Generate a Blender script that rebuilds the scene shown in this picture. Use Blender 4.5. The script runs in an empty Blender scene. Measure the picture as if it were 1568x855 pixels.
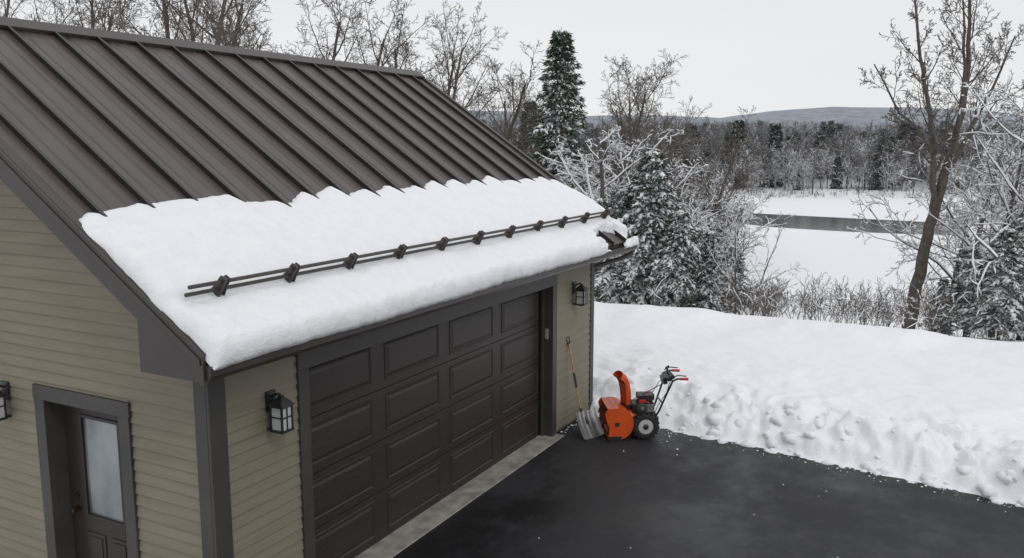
import bpy, bmesh, math, random
import numpy as np
from mathutils import Vector, Matrix
sc=bpy.context.scene
COL=sc.collection
random.seed(7)
# ---------------------------------------------------------------- constants (metres)
W=5.412; XC=4.895; XR=13.004            # front wall plane, left / right corners
XD0,XD1,ZD=5.922,11.576,2.476           # garage door casing (outer)
YE,ZE=4.932,2.835; XL,XRR=4.435,13.63   # eave line, rake overhangs
YR,ZR=9.205,5.675                       # ridge
G0,G1,GZ=6.36,7.675,2.176               # side door casing
YB=2*YR-W                               # back wall
CS,SN=math.cos(.4876),math.sin(.4876)
SL=math.hypot(YR-YE,ZR-ZE); TY,TZ=(YR-YE)/SL,(ZR-ZE)/SL   # up-slope unit vector
NY,NZ=-TZ,TY                             # roof normal
def site(dep,lat): return (dep*CS+lat*SN, dep*SN-lat*CS)
def pxlat(px,dep): return (px-784)/1341*dep
# ---------------------------------------------------------------- noise (vectorised)
def _h(ix,iy,s):
    a=np.sin(ix*127.1+iy*311.7+s*74.7)*43758.5453
    return a-np.floor(a)
def vn(x,y,s=0):
    x=np.asarray(x,float);y=np.asarray(y,float)
    ix=np.floor(x);iy=np.floor(y);fx=x-ix;fy=y-iy
    u=fx*fx*fx*(fx*(fx*6-15)+10);v=fy*fy*fy*(fy*(fy*6-15)+10)
    a=_h(ix,iy,s);b=_h(ix+1,iy,s);c=_h(ix,iy+1,s);d=_h(ix+1,iy+1,s)
    return (a*(1-u)+b*u)*(1-v)+(c*(1-u)+d*u)*v
def fbm(x,y,s=0,o=4):
    t=0;a=.5;n=0;x=np.asarray(x,float);y=np.asarray(y,float)
    for k in range(o):
        c_,s_=math.cos(.7*k+.4),math.sin(.7*k+.4)
        xr=x*c_-y*s_;yr=x*s_+y*c_
        t=t+a*vn(xr*2**k+k*17.3,yr*2**k-k*9.1,s+k);n+=a;a*=.5
    return t/n*2-1
def sstep(t):
    t=np.clip(t,0,1);return t*t*(3-2*t)
# ---------------------------------------------------------------- materials
def mat(name,base,rough=.6,metal=0,spec=.5):
    m=bpy.data.materials.new(name);m.use_nodes=True
    b=m.node_tree.nodes['Principled BSDF']
    b.inputs['Base Color'].default_value=(*base,1);b.inputs['Roughness'].default_value=rough
    b.inputs['Metallic'].default_value=metal;b.inputs['Specular IOR Level'].default_value=spec
    return m
class N:
    def __init__(s,m): s.t=m.node_tree;s.b=s.t.nodes['Principled BSDF']
    def n(s,ty,**k):
        x=s.t.nodes.new(ty)
        for a,v in k.items(): setattr(x,a,v)
        return x
    def l(s,a,b): s.t.links.new(a,b)
    def coord(s,scale=(1,1,1)):
        c=s.n('ShaderNodeTexCoord');mp=s.n('ShaderNodeMapping');mp.inputs['Scale'].default_value=scale
        s.l(c.outputs['Object'],mp.inputs['Vector']);return mp.outputs[0]
    def noise(s,vec,scale,detail=4,rough=.55):
        x=s.n('ShaderNodeTexNoise');x.inputs['Scale'].default_value=scale;x.inputs['Detail'].default_value=detail;x.inputs['Roughness'].default_value=rough
        s.l(vec,x.inputs['Vector']);return x.outputs['Fac']
    def g(s,fac,a,b,lo=0,hi=1):
        m=s.n('ShaderNodeMapRange');m.inputs[1].default_value=a;m.inputs[2].default_value=b;m.inputs[3].default_value=lo;m.inputs[4].default_value=hi
        s.l(fac,m.inputs[0]);return m.outputs[0]
    def mix(s,fac,a,b):
        m=s.n('ShaderNodeMix');m.data_type='RGBA'
        for v,i in ((fac,0),(a,6),(b,7)):
            if isinstance(v,(tuple,float,int)): m.inputs[i].default_value=(*v,1) if isinstance(v,tuple) else v
            else: s.l(v,m.inputs[i])
        return m.outputs[2]
    def math(s,op,a,b=0.):
        m=s.n('ShaderNodeMath');m.operation=op
        for i,v in enumerate((a,b)):
            if isinstance(v,(float,int)): m.inputs[i].default_value=v
            else: s.l(v,m.inputs[i])
        return m.outputs[0]
    def bump(s,h,st,dist=.01):
        b=s.n('ShaderNodeBump');b.inputs['Strength'].default_value=st;b.inputs['Distance'].default_value=dist
        s.l(h,b.inputs['Height']);s.l(b.outputs[0],s.b.inputs['Normal']);return b
    def col(s,c): s.l(c,s.b.inputs['Base Color'])
def noisy(name,c1,c2,scale,rough=.6,spec=.5,stretch=(1,1,1),bump=0,dist=.005,metal=0,rv=0):
    m=mat(name,c1,rough,metal,spec);k=N(m);v=k.coord(stretch);f=k.noise(v,scale,5)
    k.col(k.mix(k.g(f,.35,.65),c1,c2))
    if bump: k.bump(f,bump,dist)
    if rv: k.l(k.g(f,.3,.7,rough-rv,rough+rv),k.b.inputs['Roughness'])
    return m
SNOW=mat('snow',(.86,.88,.91),.65,0,.3);k=N(SNOW);v=k.coord()
f1=k.noise(v,5,7,.62);f2=k.noise(v,55,4,.7)
k.col(k.mix(k.g(f1,.3,.7),(.83,.85,.88),(.89,.90,.915)))
k.bump(k.math('ADD',k.math('MULTIPLY',f1,1.),k.math('MULTIPLY',f2,.3)),.6,.06)
SNOWC=mat('snow_clump',(.82,.835,.86),.7,0,.2)
SIDING=mat('lap_siding',(.25,.225,.155),.6,0,.3);k=N(SIDING);v=k.coord((.5,.5,6))
f=k.noise(v,2.2,5);f2=k.noise(k.coord((1,1,1)),.9,3);v3=k.noise(k.coord((3,3,40)),8,3)
c=k.mix(k.g(f,.3,.7),(.190,.168,.122),(.233,.208,.155));c=k.mix(k.g(f2,.35,.75,0,.4),c,(.155,.140,.107));k.col(c);k.bump(v3,.15,.003)
TRIM=noisy('dark_trim',(.043,.040,.037),(.056,.052,.048),3,.5,.4,bump=.1)
BROWN=noisy('brown_metal_trim',(.036,.028,.025),(.052,.042,.039),2,.42,.5,rv=.06)
ROOFM=mat('standing_seam_metal',(.08,.062,.056),.4,0,.5);k=N(ROOFM)
f=k.noise(k.coord((5,.35,.35)),2.2,5,.6);f2=k.noise(k.coord((40,.4,.4)),1.5,3);f3=k.noise(k.coord((1,1,1)),1.4,6,.7)
c=k.mix(k.g(f,.3,.7),(.056,.042,.040),(.092,.074,.072));c=k.mix(k.g(f3,.45,.75,0,.35),c,(.120,.102,.102));k.col(c)
k.l(k.g(k.math('ADD',k.math('MULTIPLY',f,.7),k.math('MULTIPLY',f2,.3)),.35,.65,.30,.5),k.b.inputs['Roughness'])
k.bump(k.noise(k.coord((1,.3,.3)),3,2),.12,.02)
SEAM=noisy('seam_metal',(.018,.013,.012),(.030,.023,.021),4,.42)
DOORM=mat('garage_door_wood_grain',(.03,.022,.02),.45,0,.4);k=N(DOORM);f=k.noise(k.coord((.8,1,14)),5,6,.65)
k.col(k.mix(k.g(f,.3,.7),(.020,.015,.0135),(.042,.032,.029)));k.bump(f,.25,.004);k.l(k.g(f,.3,.7,.38,.55),k.b.inputs['Roughness'])
DOOR2=noisy('entry_door_paint',(.024,.018,.016),(.034,.026,.023),6,.42,.4,stretch=(1,1,.2))
DARK=mat('dark_gap',(.008,.008,.008),.8)
BLACK=noisy('black_metal',(.012,.012,.013),(.022,.022,.022),20,.4)
GLASS=mat('window_glass',(.12,.14,.155),.06,0,1.);k=N(GLASS)
f=k.noise(k.coord((1,1,.6)),1.6,4);k.col(k.mix(k.g(f,.35,.65),(.07,.085,.095),(.26,.29,.31)))  # pale grey in the base colour stands in for reflected snow and sky
LGLASS=mat('lantern_glass',(.45,.47,.46),.15,0,.6)
CONC=noisy('concrete',(.36,.345,.31),(.20,.19,.17),5,.85,.3,bump=.3,dist=.004)
ASPH=mat('asphalt',(.03,.03,.032),.7,0,.5);k=N(ASPH);v=k.coord()
a=k.noise(v,160,3,.7);b_=k.noise(v,.5,6,.62);d_=k.noise(v,3.,6,.7)
wet=k.g(k.math('ADD',k.math('MULTIPLY',b_,.72),k.math('MULTIPLY',d_,.28)),.42,.58)
dry=k.mix(k.g(a,.35,.7),(.013,.013,.0145),(.042,.042,.046));wetc=k.mix(k.g(a,.35,.7),(.006,.006,.007),(.014,.014,.016))
c=k.mix(wet,wetc,dry);fr=k.g(k.math('ADD',k.math('MULTIPLY',k.noise(v,26,6,.75),.6),k.math('MULTIPLY',k.noise(v,1.1,3),.4)),.60,.68,0,.34)
c=k.mix(fr,c,(.22,.23,.25));k.col(c)
k.b.inputs['Specular IOR Level'].default_value=.35
k.l(k.g(wet,0,1,.30,.75),k.b.inputs['Roughness']);k.bump(a,.6,.006)
ORANGE=noisy('orange_paint',(.62,.085,.012),(.50,.065,.010),5,.33,.5)
RUB=noisy('rubber',(.014,.014,.014),(.022,.022,.022),30,.8)
RIM=mat('wheel_rim',(.45,.45,.45),.4);ALU=noisy('aluminium',(.50,.50,.50),(.36,.36,.36),9,.38,.5,metal=.7)
WOOD=noisy('ash_wood',(.42,.27,.13),(.30,.18,.08),6,.55,.4,stretch=(6,6,1))
RED=mat('red_grip',(.5,.02,.02),.5);ENG=noisy('engine_grey',(.03,.03,.032),(.05,.05,.05),12,.45);CHROME=mat('muffler_metal',(.4,.4,.4),.35,.9)
WATER=mat('open_water',(.045,.05,.055),.12,0,.6)
k=N(WATER);k.bump(k.noise(k.coord((.15,.6,1)),1.2,3),.5,.08);f=k.noise(k.coord((.05,.05,1)),1.,4);k.col(k.mix(k.g(f,.4,.65),(.035,.04,.045),(.09,.10,.11)))
def haze(k,c,lo,hi,mx,hc=(.37,.405,.45)):  # aerial haze painted into the base colour, stronger with distance from the origin
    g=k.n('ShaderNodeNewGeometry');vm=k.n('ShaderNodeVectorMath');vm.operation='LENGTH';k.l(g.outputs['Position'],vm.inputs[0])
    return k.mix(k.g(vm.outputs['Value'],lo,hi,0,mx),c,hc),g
def snowy(name,c1,c2,thr,rough=.85,hz=None,soft=.15):
    m=mat(name,c1,rough,0,.2);k=N(m);v=k.coord()
    f=k.noise(v,9,4);c=k.mix(k.g(f,.3,.7),c1,c2)
    g=k.n('ShaderNodeNewGeometry');sp=k.n('ShaderNodeSeparateXYZ');k.l(g.outputs['Normal'],sp.inputs[0])
    f3=k.noise(v,2.3,3)
    z=k.math('ADD',sp.outputs[2],k.math('MULTIPLY',k.math('SUBTRACT',f3,.5),1.2))
    c=k.mix(k.g(z,thr-soft,thr+soft),c,(.80,.82,.85))
    if hz: c,_=haze(k,c,*hz)
    k.col(c);return m
BARK=snowy('bark',(.075,.062,.052),(.145,.125,.108),.98)
BARKS=snowy('bark_snowy',(.075,.06,.05),(.13,.115,.10),.45)
NEEDLE=snowy('needles',(.028,.046,.028),(.060,.082,.052),.85)
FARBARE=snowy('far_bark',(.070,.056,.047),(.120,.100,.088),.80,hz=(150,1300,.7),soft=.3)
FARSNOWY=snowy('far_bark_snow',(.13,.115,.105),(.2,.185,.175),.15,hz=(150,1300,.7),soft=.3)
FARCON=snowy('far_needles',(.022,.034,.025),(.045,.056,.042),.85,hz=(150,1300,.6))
GROUND=mat('snow_ground',(.86,.88,.91),.65,0,.3);k=N(GROUND);v=k.coord()
f1=k.noise(v,3.2,8,.64);f2=k.noise(v,28,4,.7)
c=k.mix(k.g(f1,.3,.7),(.82,.84,.87),(.88,.89,.905))
ff=k.noise(k.coord((1,1,2)),.045,8,.8)
fc=k.mix(k.g(ff,.40,.6),(.09,.098,.11),(.28,.30,.325))
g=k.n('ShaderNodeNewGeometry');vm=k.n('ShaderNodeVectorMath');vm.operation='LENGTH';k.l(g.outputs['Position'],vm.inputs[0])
c=k.mix(k.g(vm.outputs['Value'],305,380),c,k.mix(k.g(vm.outputs['Value'],380,1800,.0,.66),fc,(.29,.34,.405)));k.col(c)  # distant brush and forest tone, then blue-grey haze painted into the ground colour
k.bump(k.math('ADD',f1,k.math('MULTIPLY',f2,.35)),.5,.06)
# ---------------------------------------------------------------- mesh helper
class M:
    def __init__(s): s.v=[];s.f=[];s.m=[]
    def add(s,vs,fs,mi=0):
        o=len(s.v);s.v.extend([tuple(map(float,q)) for q in vs])
        for f in fs: s.f.append(tuple(o+i for i in f));s.m.append(mi)
    def box(s,a,b,mi=0):
        x0,y0,z0=a;x1,y1,z1=b
        s.add([(x0,y0,z0),(x1,y0,z0),(x1,y1,z0),(x0,y1,z0),(x0,y0,z1),(x1,y0,z1),(x1,y1,z1),(x0,y1,z1)],
              [(0,3,2,1),(4,5,6,7),(0,1,5,4),(1,2,6,5),(2,3,7,6),(3,0,4,7)],mi)
    def obox(s,c,hx,hy,hz,R=None,mi=0):
        R=R or Matrix.Identity(3);c=Vector(c);vs=[]
        for z in(-hz,hz):
            for x,y in((-hx,-hy),(hx,-hy),(hx,hy),(-hx,hy)): vs.append(c+R@Vector((x,y,z)))
        s.add(vs,[(0,3,2,1),(4,5,6,7),(0,1,5,4),(1,2,6,5),(2,3,7,6),(3,0,4,7)],mi)
    def prism(s,poly,axis,a,b,mi=0):
        n=len(poly);vs=[]
        for t in(a,b):
            for p in poly:
                q=list(p);q.insert(axis,t);vs.append(q)
        s.add(vs,[tuple(range(n))[::-1],tuple(range(n,2*n))]+[(i,(i+1)%n,n+(i+1)%n,n+i) for i in range(n)],mi)
    def tube(s,P,R,k=6,mi=0,cap=True):
        P=[Vector(p) for p in P];n=len(P)
        if not hasattr(R,'__len__'): R=[R]*n
        vs=[];u=None
        for i in range(n):
            d=(P[min(i+1,n-1)]-P[max(i-1,0)])
            if d.length<1e-9: d=Vector((0,0,1))
            d.normalize()
            if u is None:
                u=d.orthogonal().normalized()
            else:
                u=(u-d*u.dot(d)); u=u.normalized() if u.length>1e-6 else d.orthogonal().normalized()
            w=d.cross(u)
            for j in range(k):
                a=2*math.pi*j/k;vs.append(P[i]+(u*math.cos(a)+w*math.sin(a))*R[i])
        fs=[(i*k+j,i*k+(j+1)%k,(i+1)*k+(j+1)%k,(i+1)*k+j) for i in range(n-1) for j in range(k)]
        if cap: fs+= [tuple(range(k))[::-1],tuple((n-1)*k+j for j in range(k))]
        s.add(vs,fs,mi)
    def lathe(s,c,axis,prof,k=20,mi=0):
        ax=Vector(axis).normalized();u=ax.orthogonal().normalized();w=ax.cross(u);c=Vector(c);vs=[]
        for t,r in prof:
            for j in range(k):
                a=2*math.pi*j/k;vs.append(c+ax*t+(u*math.cos(a)+w*math.sin(a))*r)
        n=len(prof);fs=[(i*k+j,i*k+(j+1)%k,(i+1)*k+(j+1)%k,(i+1)*k+j) for i in range(n-1) for j in range(k)]
        fs+=[tuple(range(k))[::-1],tuple((n-1)*k+j for j in range(k))];s.add(vs,fs,mi)
    def mesh(s,name,mats,smooth=False):
        me=bpy.data.meshes.new(name);me.from_pydata(s.v,[],s.f);me.polygons.foreach_set('material_index',s.m)
        for q in mats: me.materials.append(q)
        if smooth: me.polygons.foreach_set('use_smooth',[True]*len(s.f))
        me.update();return me
    def obj(s,name,mats,parent=None,smooth=False,bevel=0,fix=False):
        if not isinstance(mats,(list,tuple)): mats=[mats]
        me=s.mesh(name,mats,smooth)
        if fix:
            bm=bmesh.new();bm.from_mesh(me);bmesh.ops.recalc_face_normals(bm,faces=bm.faces);bm.to_mesh(me);bm.free()
        o=bpy.data.objects.new(name,me);COL.objects.link(o)
        if parent: o.parent=parent
        if bevel:
            b=o.modifiers.new('b','BEVEL');b.width=bevel;b.segments=2;b.limit_method='ANGLE'
        return o
def empty(name,loc=(0,0,0),rz=0):
    e=bpy.data.objects.new(name,None);e.location=loc;e.rotation_euler=(0,0,rz);e.empty_display_size=.2;COL.objects.link(e);return e
# ---------------------------------------------------------------- terrain
def edgeX(y):
    y=np.asarray(y,float)
    return np.interp(y,[-40,-10,-.84,1.24,4.03,5.0,5.6],[3,9.8,11.80,12.25,12.57,12.7,12.85])+.14*fbm(y*.9,y*0+3,5,3)+.03*fbm(y*6,y*0+3,6,2)
LD=[0,85,111,202,270,900];LLv=[22,24,31,45,20,-100];RD=[0,82,138,165,202,270,900];RLv=[38,42,72,86,110,170,600]
def height(x,y):
    x=np.asarray(x,float);y=np.asarray(y,float)
    dep=x*CS+y*SN;lat=x*SN-y*CS
    d=x-edgeX(y)
    wx=x+.30*fbm(x*1.3,y*1.3,81,3);wy=y+.30*fbm(x*1.3,y*1.3,85,3)
    plat=.40+.13*fbm(x*.22,y*.22,11,3)+.06*fbm(x*.8,y*.8,12,3)
    plat=plat+.26*np.exp(-((x-19.2)**2)/1.0)*sstep((fbm(x*.3,y*.5,41,2)+.1)*1.8)
    wid=1.15+.9*fbm(x*.5,y*.8,44,3)
    t=np.clip(d/wid,0,1);bank=.25*sstep(t*4)*sstep(t*3)+.75*sstep(t)
    lump=np.exp(-((d-.75)/.8)**2)
    big=fbm(wx*1.3,wy*1.3,21,4);rid=np.abs(fbm(wx*2.4,wy*2.4,27,3));sm=fbm(wx*5.5,wy*5.5,25,4)
    on=sstep(d/.25)
    z=plat*bank
    z=z+lump*on*(.15*big+.18*(.33-rid)+.10*sm)+on*.012*sm+bank*np.exp(-((d-2.4)/1.6)**2)*.10*big
    z=np.where(d>0,np.maximum(z,.012*on),z)
    e=x-19.8
    down=np.where(e>0,-.205*e*sstep(e/3+.15),0)
    rough=.25*fbm(x*.12,y*.12,51,3)*sstep(e/12)
    zn=z+down+rough
    lo=-12.0
    L=np.interp(dep,LD,LLv);R=np.interp(dep,RD,RLv)
    left=np.clip((L-lat)*.09,0,9)*sstep((L-lat)/10+.2)
    right=np.clip((lat-R)*.07,0,8)
    far=np.clip((dep-266)*.12,0,1.6)+np.clip((dep-300)*.035,0,18)
    base=lo+np.maximum(np.maximum(left,right),far)+.8*fbm(x*.03,y*.03,61,3)*sstep(np.maximum(np.maximum(left,right),far)/1.5)
    px=784+lat/np.maximum(dep,1)*1341
    ry=np.interp(px,[-600,300,750,850,1000,1100,1180,1270,1420,1568,2200],[150,165,172,178,178,182,172,164,169,178,165])
    zr=4.4+(221-ry)*1.118
    hl=sstep((dep-750)/750)
    base=base+hl*(zr-base)*1.0+hl*5*fbm(x*.006,y*.006,71,4)
    z2=np.where(e>0,np.maximum(zn,base),zn)
    drive=(d<0)&(y<W+.3)&(x>-8)
    house=(x>XC+.1)&(x<XR-.05)&(y>W)&(y<YB)
    z2=np.where(drive,-.03,z2)
    z2=np.where(house,-.05,z2)
    return z2
def hz(x,y): return float(height(np.array([x]),np.array([y]))[0])
ang=np.concatenate([np.arange(-24,-6,.4),np.arange(-6,30,.16),np.arange(30,78,.4),np.arange(78,336,3.)])*math.pi/180
rad=[0.5,2,4,6,8]
r=9.
while r<21: rad.append(r);r+=.05
while r<2600: rad.append(r);r*=1.020
rad=np.array(rad)
A,Rr=np.meshgrid(ang,rad);X=Rr*np.cos(A);Y=Rr*np.sin(A);Z=height(X,Y)
nr,na=X.shape
verts=np.stack([X.ravel(),Y.ravel(),Z.ravel()],1)
idx=np.arange(nr*na).reshape(nr,na);nx=np.roll(idx,-1,axis=1)
F=np.stack([idx[:-1].ravel(),idx[1:].ravel(),nx[1:].ravel(),nx[:-1].ravel()],1)
me=bpy.data.meshes.new('ground');me.from_pydata(verts.tolist(),[],F.tolist()+[tuple(range(na))])
me.materials.append(GROUND);me.polygons.foreach_set('use_smooth',[True]*len(me.polygons));me.update()
COL.objects.link(bpy.data.objects.new('snow_ground',me))
# asphalt
AY=W-.175
m=M()
m.add([(-7.5,-34,0),(13.2,-34,0),(13.2,AY+.01,0),(-7.5,AY+.01,0)],[(0,1,2,3)])
m.add([(XD1+.0,AY+.01,0),(13.2,AY+.01,0),(13.2,W+.4,0),(XD1+.0,W+.4,0)],[(0,1,2,3)])
m.obj('asphalt_driveway',ASPH)
# open water strip on the frozen lake
m=M();up=[];dn=[]
for px,y0,y1 in [(1030,324,327),(1075,323,333),(1120,325,341),(1200,329,349),(1300,334,355),(1400,339,359),(1480,343,361),(1600,349,364),(1800,356,367)]:
    for y_,L_ in((y0,up),(y1,dn)):
        dp=16.37*1341/(y_-221.3);L_.append((*site(dp,pxlat(px,dp)),-11.97))
n=len(up);m.add(up+dn,[(i,i+1,n+i+1,n+i) for i in range(n-1)]);m.obj('open_water',WATER,fix=True)
# ---------------------------------------------------------------- garage
G=empty('garage')
m=M()
def roofz(y): return ZE+(YR-abs(y-YR)-YE)*TZ/TY
m.prism([(W,0),(G0+.1,0),(G0+.1,roofz(G0)-.12),(W,roofz(W)-.12)],0,XC,XC+.03)
m.prism([(G0+.1,GZ-.1),(G1-.1,GZ-.1),(G1-.1,roofz(G1)-.15),(G0+.1,roofz(G0)-.15)],0,XC,XC+.03)
m.prism([(G1-.1,0),(YB,0),(YB,roofz(YB)-.12),(YR,ZR-.14),(G1-.1,roofz(G1)-.15)],0,XC,XC+.03)
m.prism([(W,0),(YB,0),(YB,roofz(YB)-.12),(YR,ZR-.12),(W,roofz(W)-.12)],0,XR-.03,XR)
m.box((XC+.03,W,0),(XD0+.1,W+.03,ZE-.05));m.box((XD1-.1,W,0),(XR-.03,W+.03,ZE-.05));m.box((XD0+.1,W,ZD-.1),(XD1-.1,W+.03,ZE-.05))
m.box((XC+.03,YB-.03,0),(XR-.03,YB,ZE-.05))
m.obj('walls',SIDING,G,fix=True)
# lap siding
m=M();E=.108
z=.05
def bf(x0,x1,z0,z1):
    m.add([(x0,W-.024,z0),(x1,W-.024,z0),(x1,W-.008,z1),(x0,W-.008,z1),(x0,W-.006,z0),(x1,W-.006,z0)],[(0,1,2,3),(4,5,1,0)])
def bg(ya0,yb0,ya1,yb1,z0,z1):
    m.add([(XC-.024,ya0,z0),(XC-.024,yb0,z0),(XC-.008,yb1,z1),(XC-.008,ya1,z1),(XC-.006,ya0,z0),(XC-.006,yb0,z0)],[(0,3,2,1),(4,0,1,5)])
while z<ZR-.2:
    z1=z+E
    if z1<2.8:
        for a,b in((XC,XD0+.02),(XD1-.02,XR)): bf(a,b,z,z1)
        if z>ZD-.2: bf(XD0+.02,XD1-.02,max(z,ZD-.02),z1)
    def lim(zz):
        yy=YE+(zz+.10-ZE)*TY/TZ
        return max(W,yy)
    a0,a1=lim(z),lim(z1);b0,b1=2*YR-a0,2*YR-a1
    if a1<YR:
        if z<GZ-.02:
            bg(a0,G0+.02,a1,G0+.02,z,z1);bg(G1-.02,b0,G1-.02,b1,z,z1)
            if z1>GZ-.02: bg(G0+.02,G1-.02,G0+.02,G1-.02,GZ-.02,z1)
        else: bg(a0,b0,a1,b1,z,z1)
    z=z1
m.obj('lap_siding',SIDING,G)
# corner boards
m=M()
m.box((XC-.034,W-.034,0),(XC+.15,W-.002,2.74));m.box((XC-.034,W-.0,0),(XC-.002,W+.14,2.9))
m.box((XR-.10,W-.034,0),(XR+.034,W-.002,2.74));m.box((XR+.002,W,0),(XR+.034,W+.12,2.9))
# garage door casing
T=.145;D=.20
m.box((XD0,W-.042,0),(XD0+T,W+.0,ZD-T));m.box((XD1-T,W-.042,0),(XD1,W,ZD-T));m.box((XD0,W-.044,ZD-T),(XD1,W,ZD))
m.box((XD0-.02,W-.06,ZD),(XD1+.02,W-.002,ZD+.03))
m.box((XD0+T-.03,W,0),(XD0+T,W+D,ZD-T));m.box((XD1-T,W,0),(XD1-T+.03,W+D,ZD-T));m.box((XD0+T,W,ZD-T),(XD1-T,W+D,ZD-T+.03))
m.box((XD1-T-.045,W+.10,0),(XD1-T-.001,W+.14,ZD-T-.002));m.box((XD0+T+.001,W+.10,0),(XD0+T+.045,W+.14,ZD-T-.002));m.box((XD0+T+.046,W+.10,ZD-T-.05),(XD1-T-.046,W+.14,ZD-T-.002))
# side door casing
t=.14
m.box((XC-.044,G0,0),(XC,G0+t,GZ-t));m.box((XC-.044,G1-t,0),(XC,G1,GZ-t));m.box((XC-.046,G0-.01,GZ-t),(XC,G1+.01,GZ))
m.box((XC,G0+t-.02,0),(XC+.2,G0+t,GZ-t));m.box((XC,G1-t,0),(XC+.2,G1-t+.02,GZ-t));m.box((XC,G0+t,GZ-t),(XC+.2,G1-t,GZ-t+.02))
m.obj('trim',TRIM,G,bevel=.004)
# garage door sections
m=M();dx0,dx1=XD0+T,XD1-T;dz1=ZD-T;yd=W+.17;sec=(dz1-.02)/4;cw=(dx1-dx0)/4
for i in range(4):
    za,zb=.015+i*sec,.015+(i+1)*sec-.009
    m.box((dx0,yd,za),(dx1,yd+.04,zb))
    for j in range(4):
        xa=dx0+j*cw+.12;xb=dx0+(j+1)*cw-.12
        if j==0: xa-=.03
        if j==3: xb+=.03
        pa,pb=za+.075,zb-.065
        rings=[(0,.001),(.010,.013),(.022,.012),(.034,.001),(.050,.002),(.075,.010)]
        vs=[]
        for ins,h in rings:
            vs+=[(xa+ins,yd-h,pa+ins),(xb-ins,yd-h,pa+ins),(xb-ins,yd-h,pb-ins),(xa+ins,yd-h,pb-ins)]
        fs=[]
        for q in range(len(rings)-1):
            for s_ in range(4): fs.append((q*4+s_,q*4+(s_+1)%4,(q+1)*4+(s_+1)%4,(q+1)*4+s_))
        q=len(rings)-1;fs.append((q*4,q*4+1,q*4+2,q*4+3));m.add(vs,fs)
m.obj('garage_door',DOORM,G,bevel=0)
m=M();m.box((dx0-.05,yd+.045,0),(dx1+.05,yd+.06,dz1+.05));m.box((dx0,yd+.002,0),(dx1,yd+.03,.014));m.box((XC+.21,G0,0),(XC+.22,G1,GZ));m.obj('door_backing',DARK,G)
m=M();m.box((dx1-.022,W+.03,1.52),(dx1-.001,W+.085,1.68));m.obj('keypad',mat('keypad_plastic',(.3,.3,.3),.5),G,bevel=.005)
# side door leaf
m=M();xd=XC+.15;ya,yb=G0+t,G1-t;gy0,gy1,gz0,gz1=6.77,7.27,.90,1.86
m.box((xd,ya,.02),(xd+.045,gy0,GZ-t-.005));m.box((xd,gy1,.02),(xd+.045,yb,GZ-t-.005));m.box((xd,gy0,.02),(xd+.045,gy1,gz0));m.box((xd,gy0,gz1),(xd+.045,gy1,GZ-t-.005))
for a,b in(((xd-.014,gy0-.03,gz0-.03),(xd-.001,gy0,gz1+.03)),((xd-.014,gy1,gz0-.03),(xd-.001,gy1+.03,gz1+.03)),((xd-.014,gy0,gz0-.03),(xd-.001,gy1,gz0)),((xd-.014,gy0,gz1),(xd-.001,gy1,gz1+.03))): m.box(a,b)
for a,b in((6.72,6.97),(7.05,7.30)):
    m.box((xd-.010,a,.18),(xd-.001,b,.72));m.box((xd-.018,a+.04,.22),(xd-.011,b-.04,.68))
m.obj('side_door',DOOR2,G,bevel=.004)
m=M();m.box((xd+.012,gy0,gz0),(xd+.02,gy1,gz1));m.obj('side_door_glass',GLASS,G)
m=M();m.lathe((xd-.004,7.42,.92),(-1,0,0),[(0,.03),(.01,.03),(.012,.012),(.04,.012),(.045,.028),(.07,.026),(.075,.01)]);m.lathe((xd-.004,7.42,1.06),(-1,0,0),[(0,.028),(.015,.026),(.016,.01)]);m.obj('door_knob',mat('bronze',(.06,.045,.03),.35,.8),G,smooth=False)
m=M();m.box((XC-.06,G0+.1,-.03),(XC+.2,G1-.1,.016));m.obj('side_door_sill',CONC,G)
# roof
m=M();th=.05
def RP(x,s,h,back=False):
    y=YE+s*TY+h*NY;z=ZE+s*TZ+h*NZ
    return (x,2*YR-y,z) if back else (x,y,z)
for bk in(False,True):
    m.add([RP(XL,0,0,bk),RP(XRR,0,0,bk),RP(XRR,SL,0,bk),RP(XL,SL,0,bk),RP(XL,.02,-th,bk),RP(XRR,.02,-th,bk),RP(XRR,SL-.03,-th,bk),RP(XL,SL-.03,-th,bk)],
      [(0,1,2,3),(7,6,5,4),(0,4,5,1),(1,5,6,2),(3,7,4,0)])
m.obj('roof_panels',ROOFM,G,fix=False)
m=M();SP=.53;seams=[XL+.30+SP*i for i in range(18) if XL+.30+SP*i<XRR-.1]
for bk in(False,True):
    for x in seams:
        for (w,h0,h1) in((.009,0.002,.042),(.016,.0425,.054)):
            a=[RP(x-w,-.005,h0,bk),RP(x+w,-.005,h0,bk),RP(x+w,-.005,h1,bk),RP(x-w,-.005,h1,bk)]
            b=[RP(x-w,SL-.05,h0,bk),RP(x+w,SL-.05,h0,bk),RP(x+w,SL-.05,h1,bk),RP(x-w,SL-.05,h1,bk)]
            m.add(a+b,[(0,1,2,3),(0,4,5,1),(1,5,6,2),(2,6,7,3),(3,7,4,0)])
m.obj('roof_seams',SEAM,G,fix=True)
m=M()
for x in [XL+.30-SP]+seams:
    for q in(.177,.353):
        xx=x+q
        if XL+.08<xx<XRR-.08:
            m.add([RP(xx-.018,.0,.001),RP(xx,.0,.007),RP(xx+.018,.0,.001),RP(xx-.018,SL-.1,.001),RP(xx,SL-.1,.007),RP(xx+.018,SL-.1,.001)],[(0,1,4,3),(1,2,5,4)])
m.obj('roof_pencil_ribs',ROOFM,G)
m=M()
for bk in(False,True):
    a=[RP(XL-.01,SL-.17,.055,bk),RP(XL-.01,SL+.02,.058,bk),RP(XL-.01,SL-.17,.02,bk)]
    b=[RP(XRR+.01,SL-.17,.055,bk),RP(XRR+.01,SL+.02,.058,bk),RP(XRR+.01,SL-.17,.02,bk)]
    m.add(a+b,[(0,3,4,1),(2,5,3,0),(0,1,2),(3,5,4)])
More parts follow.
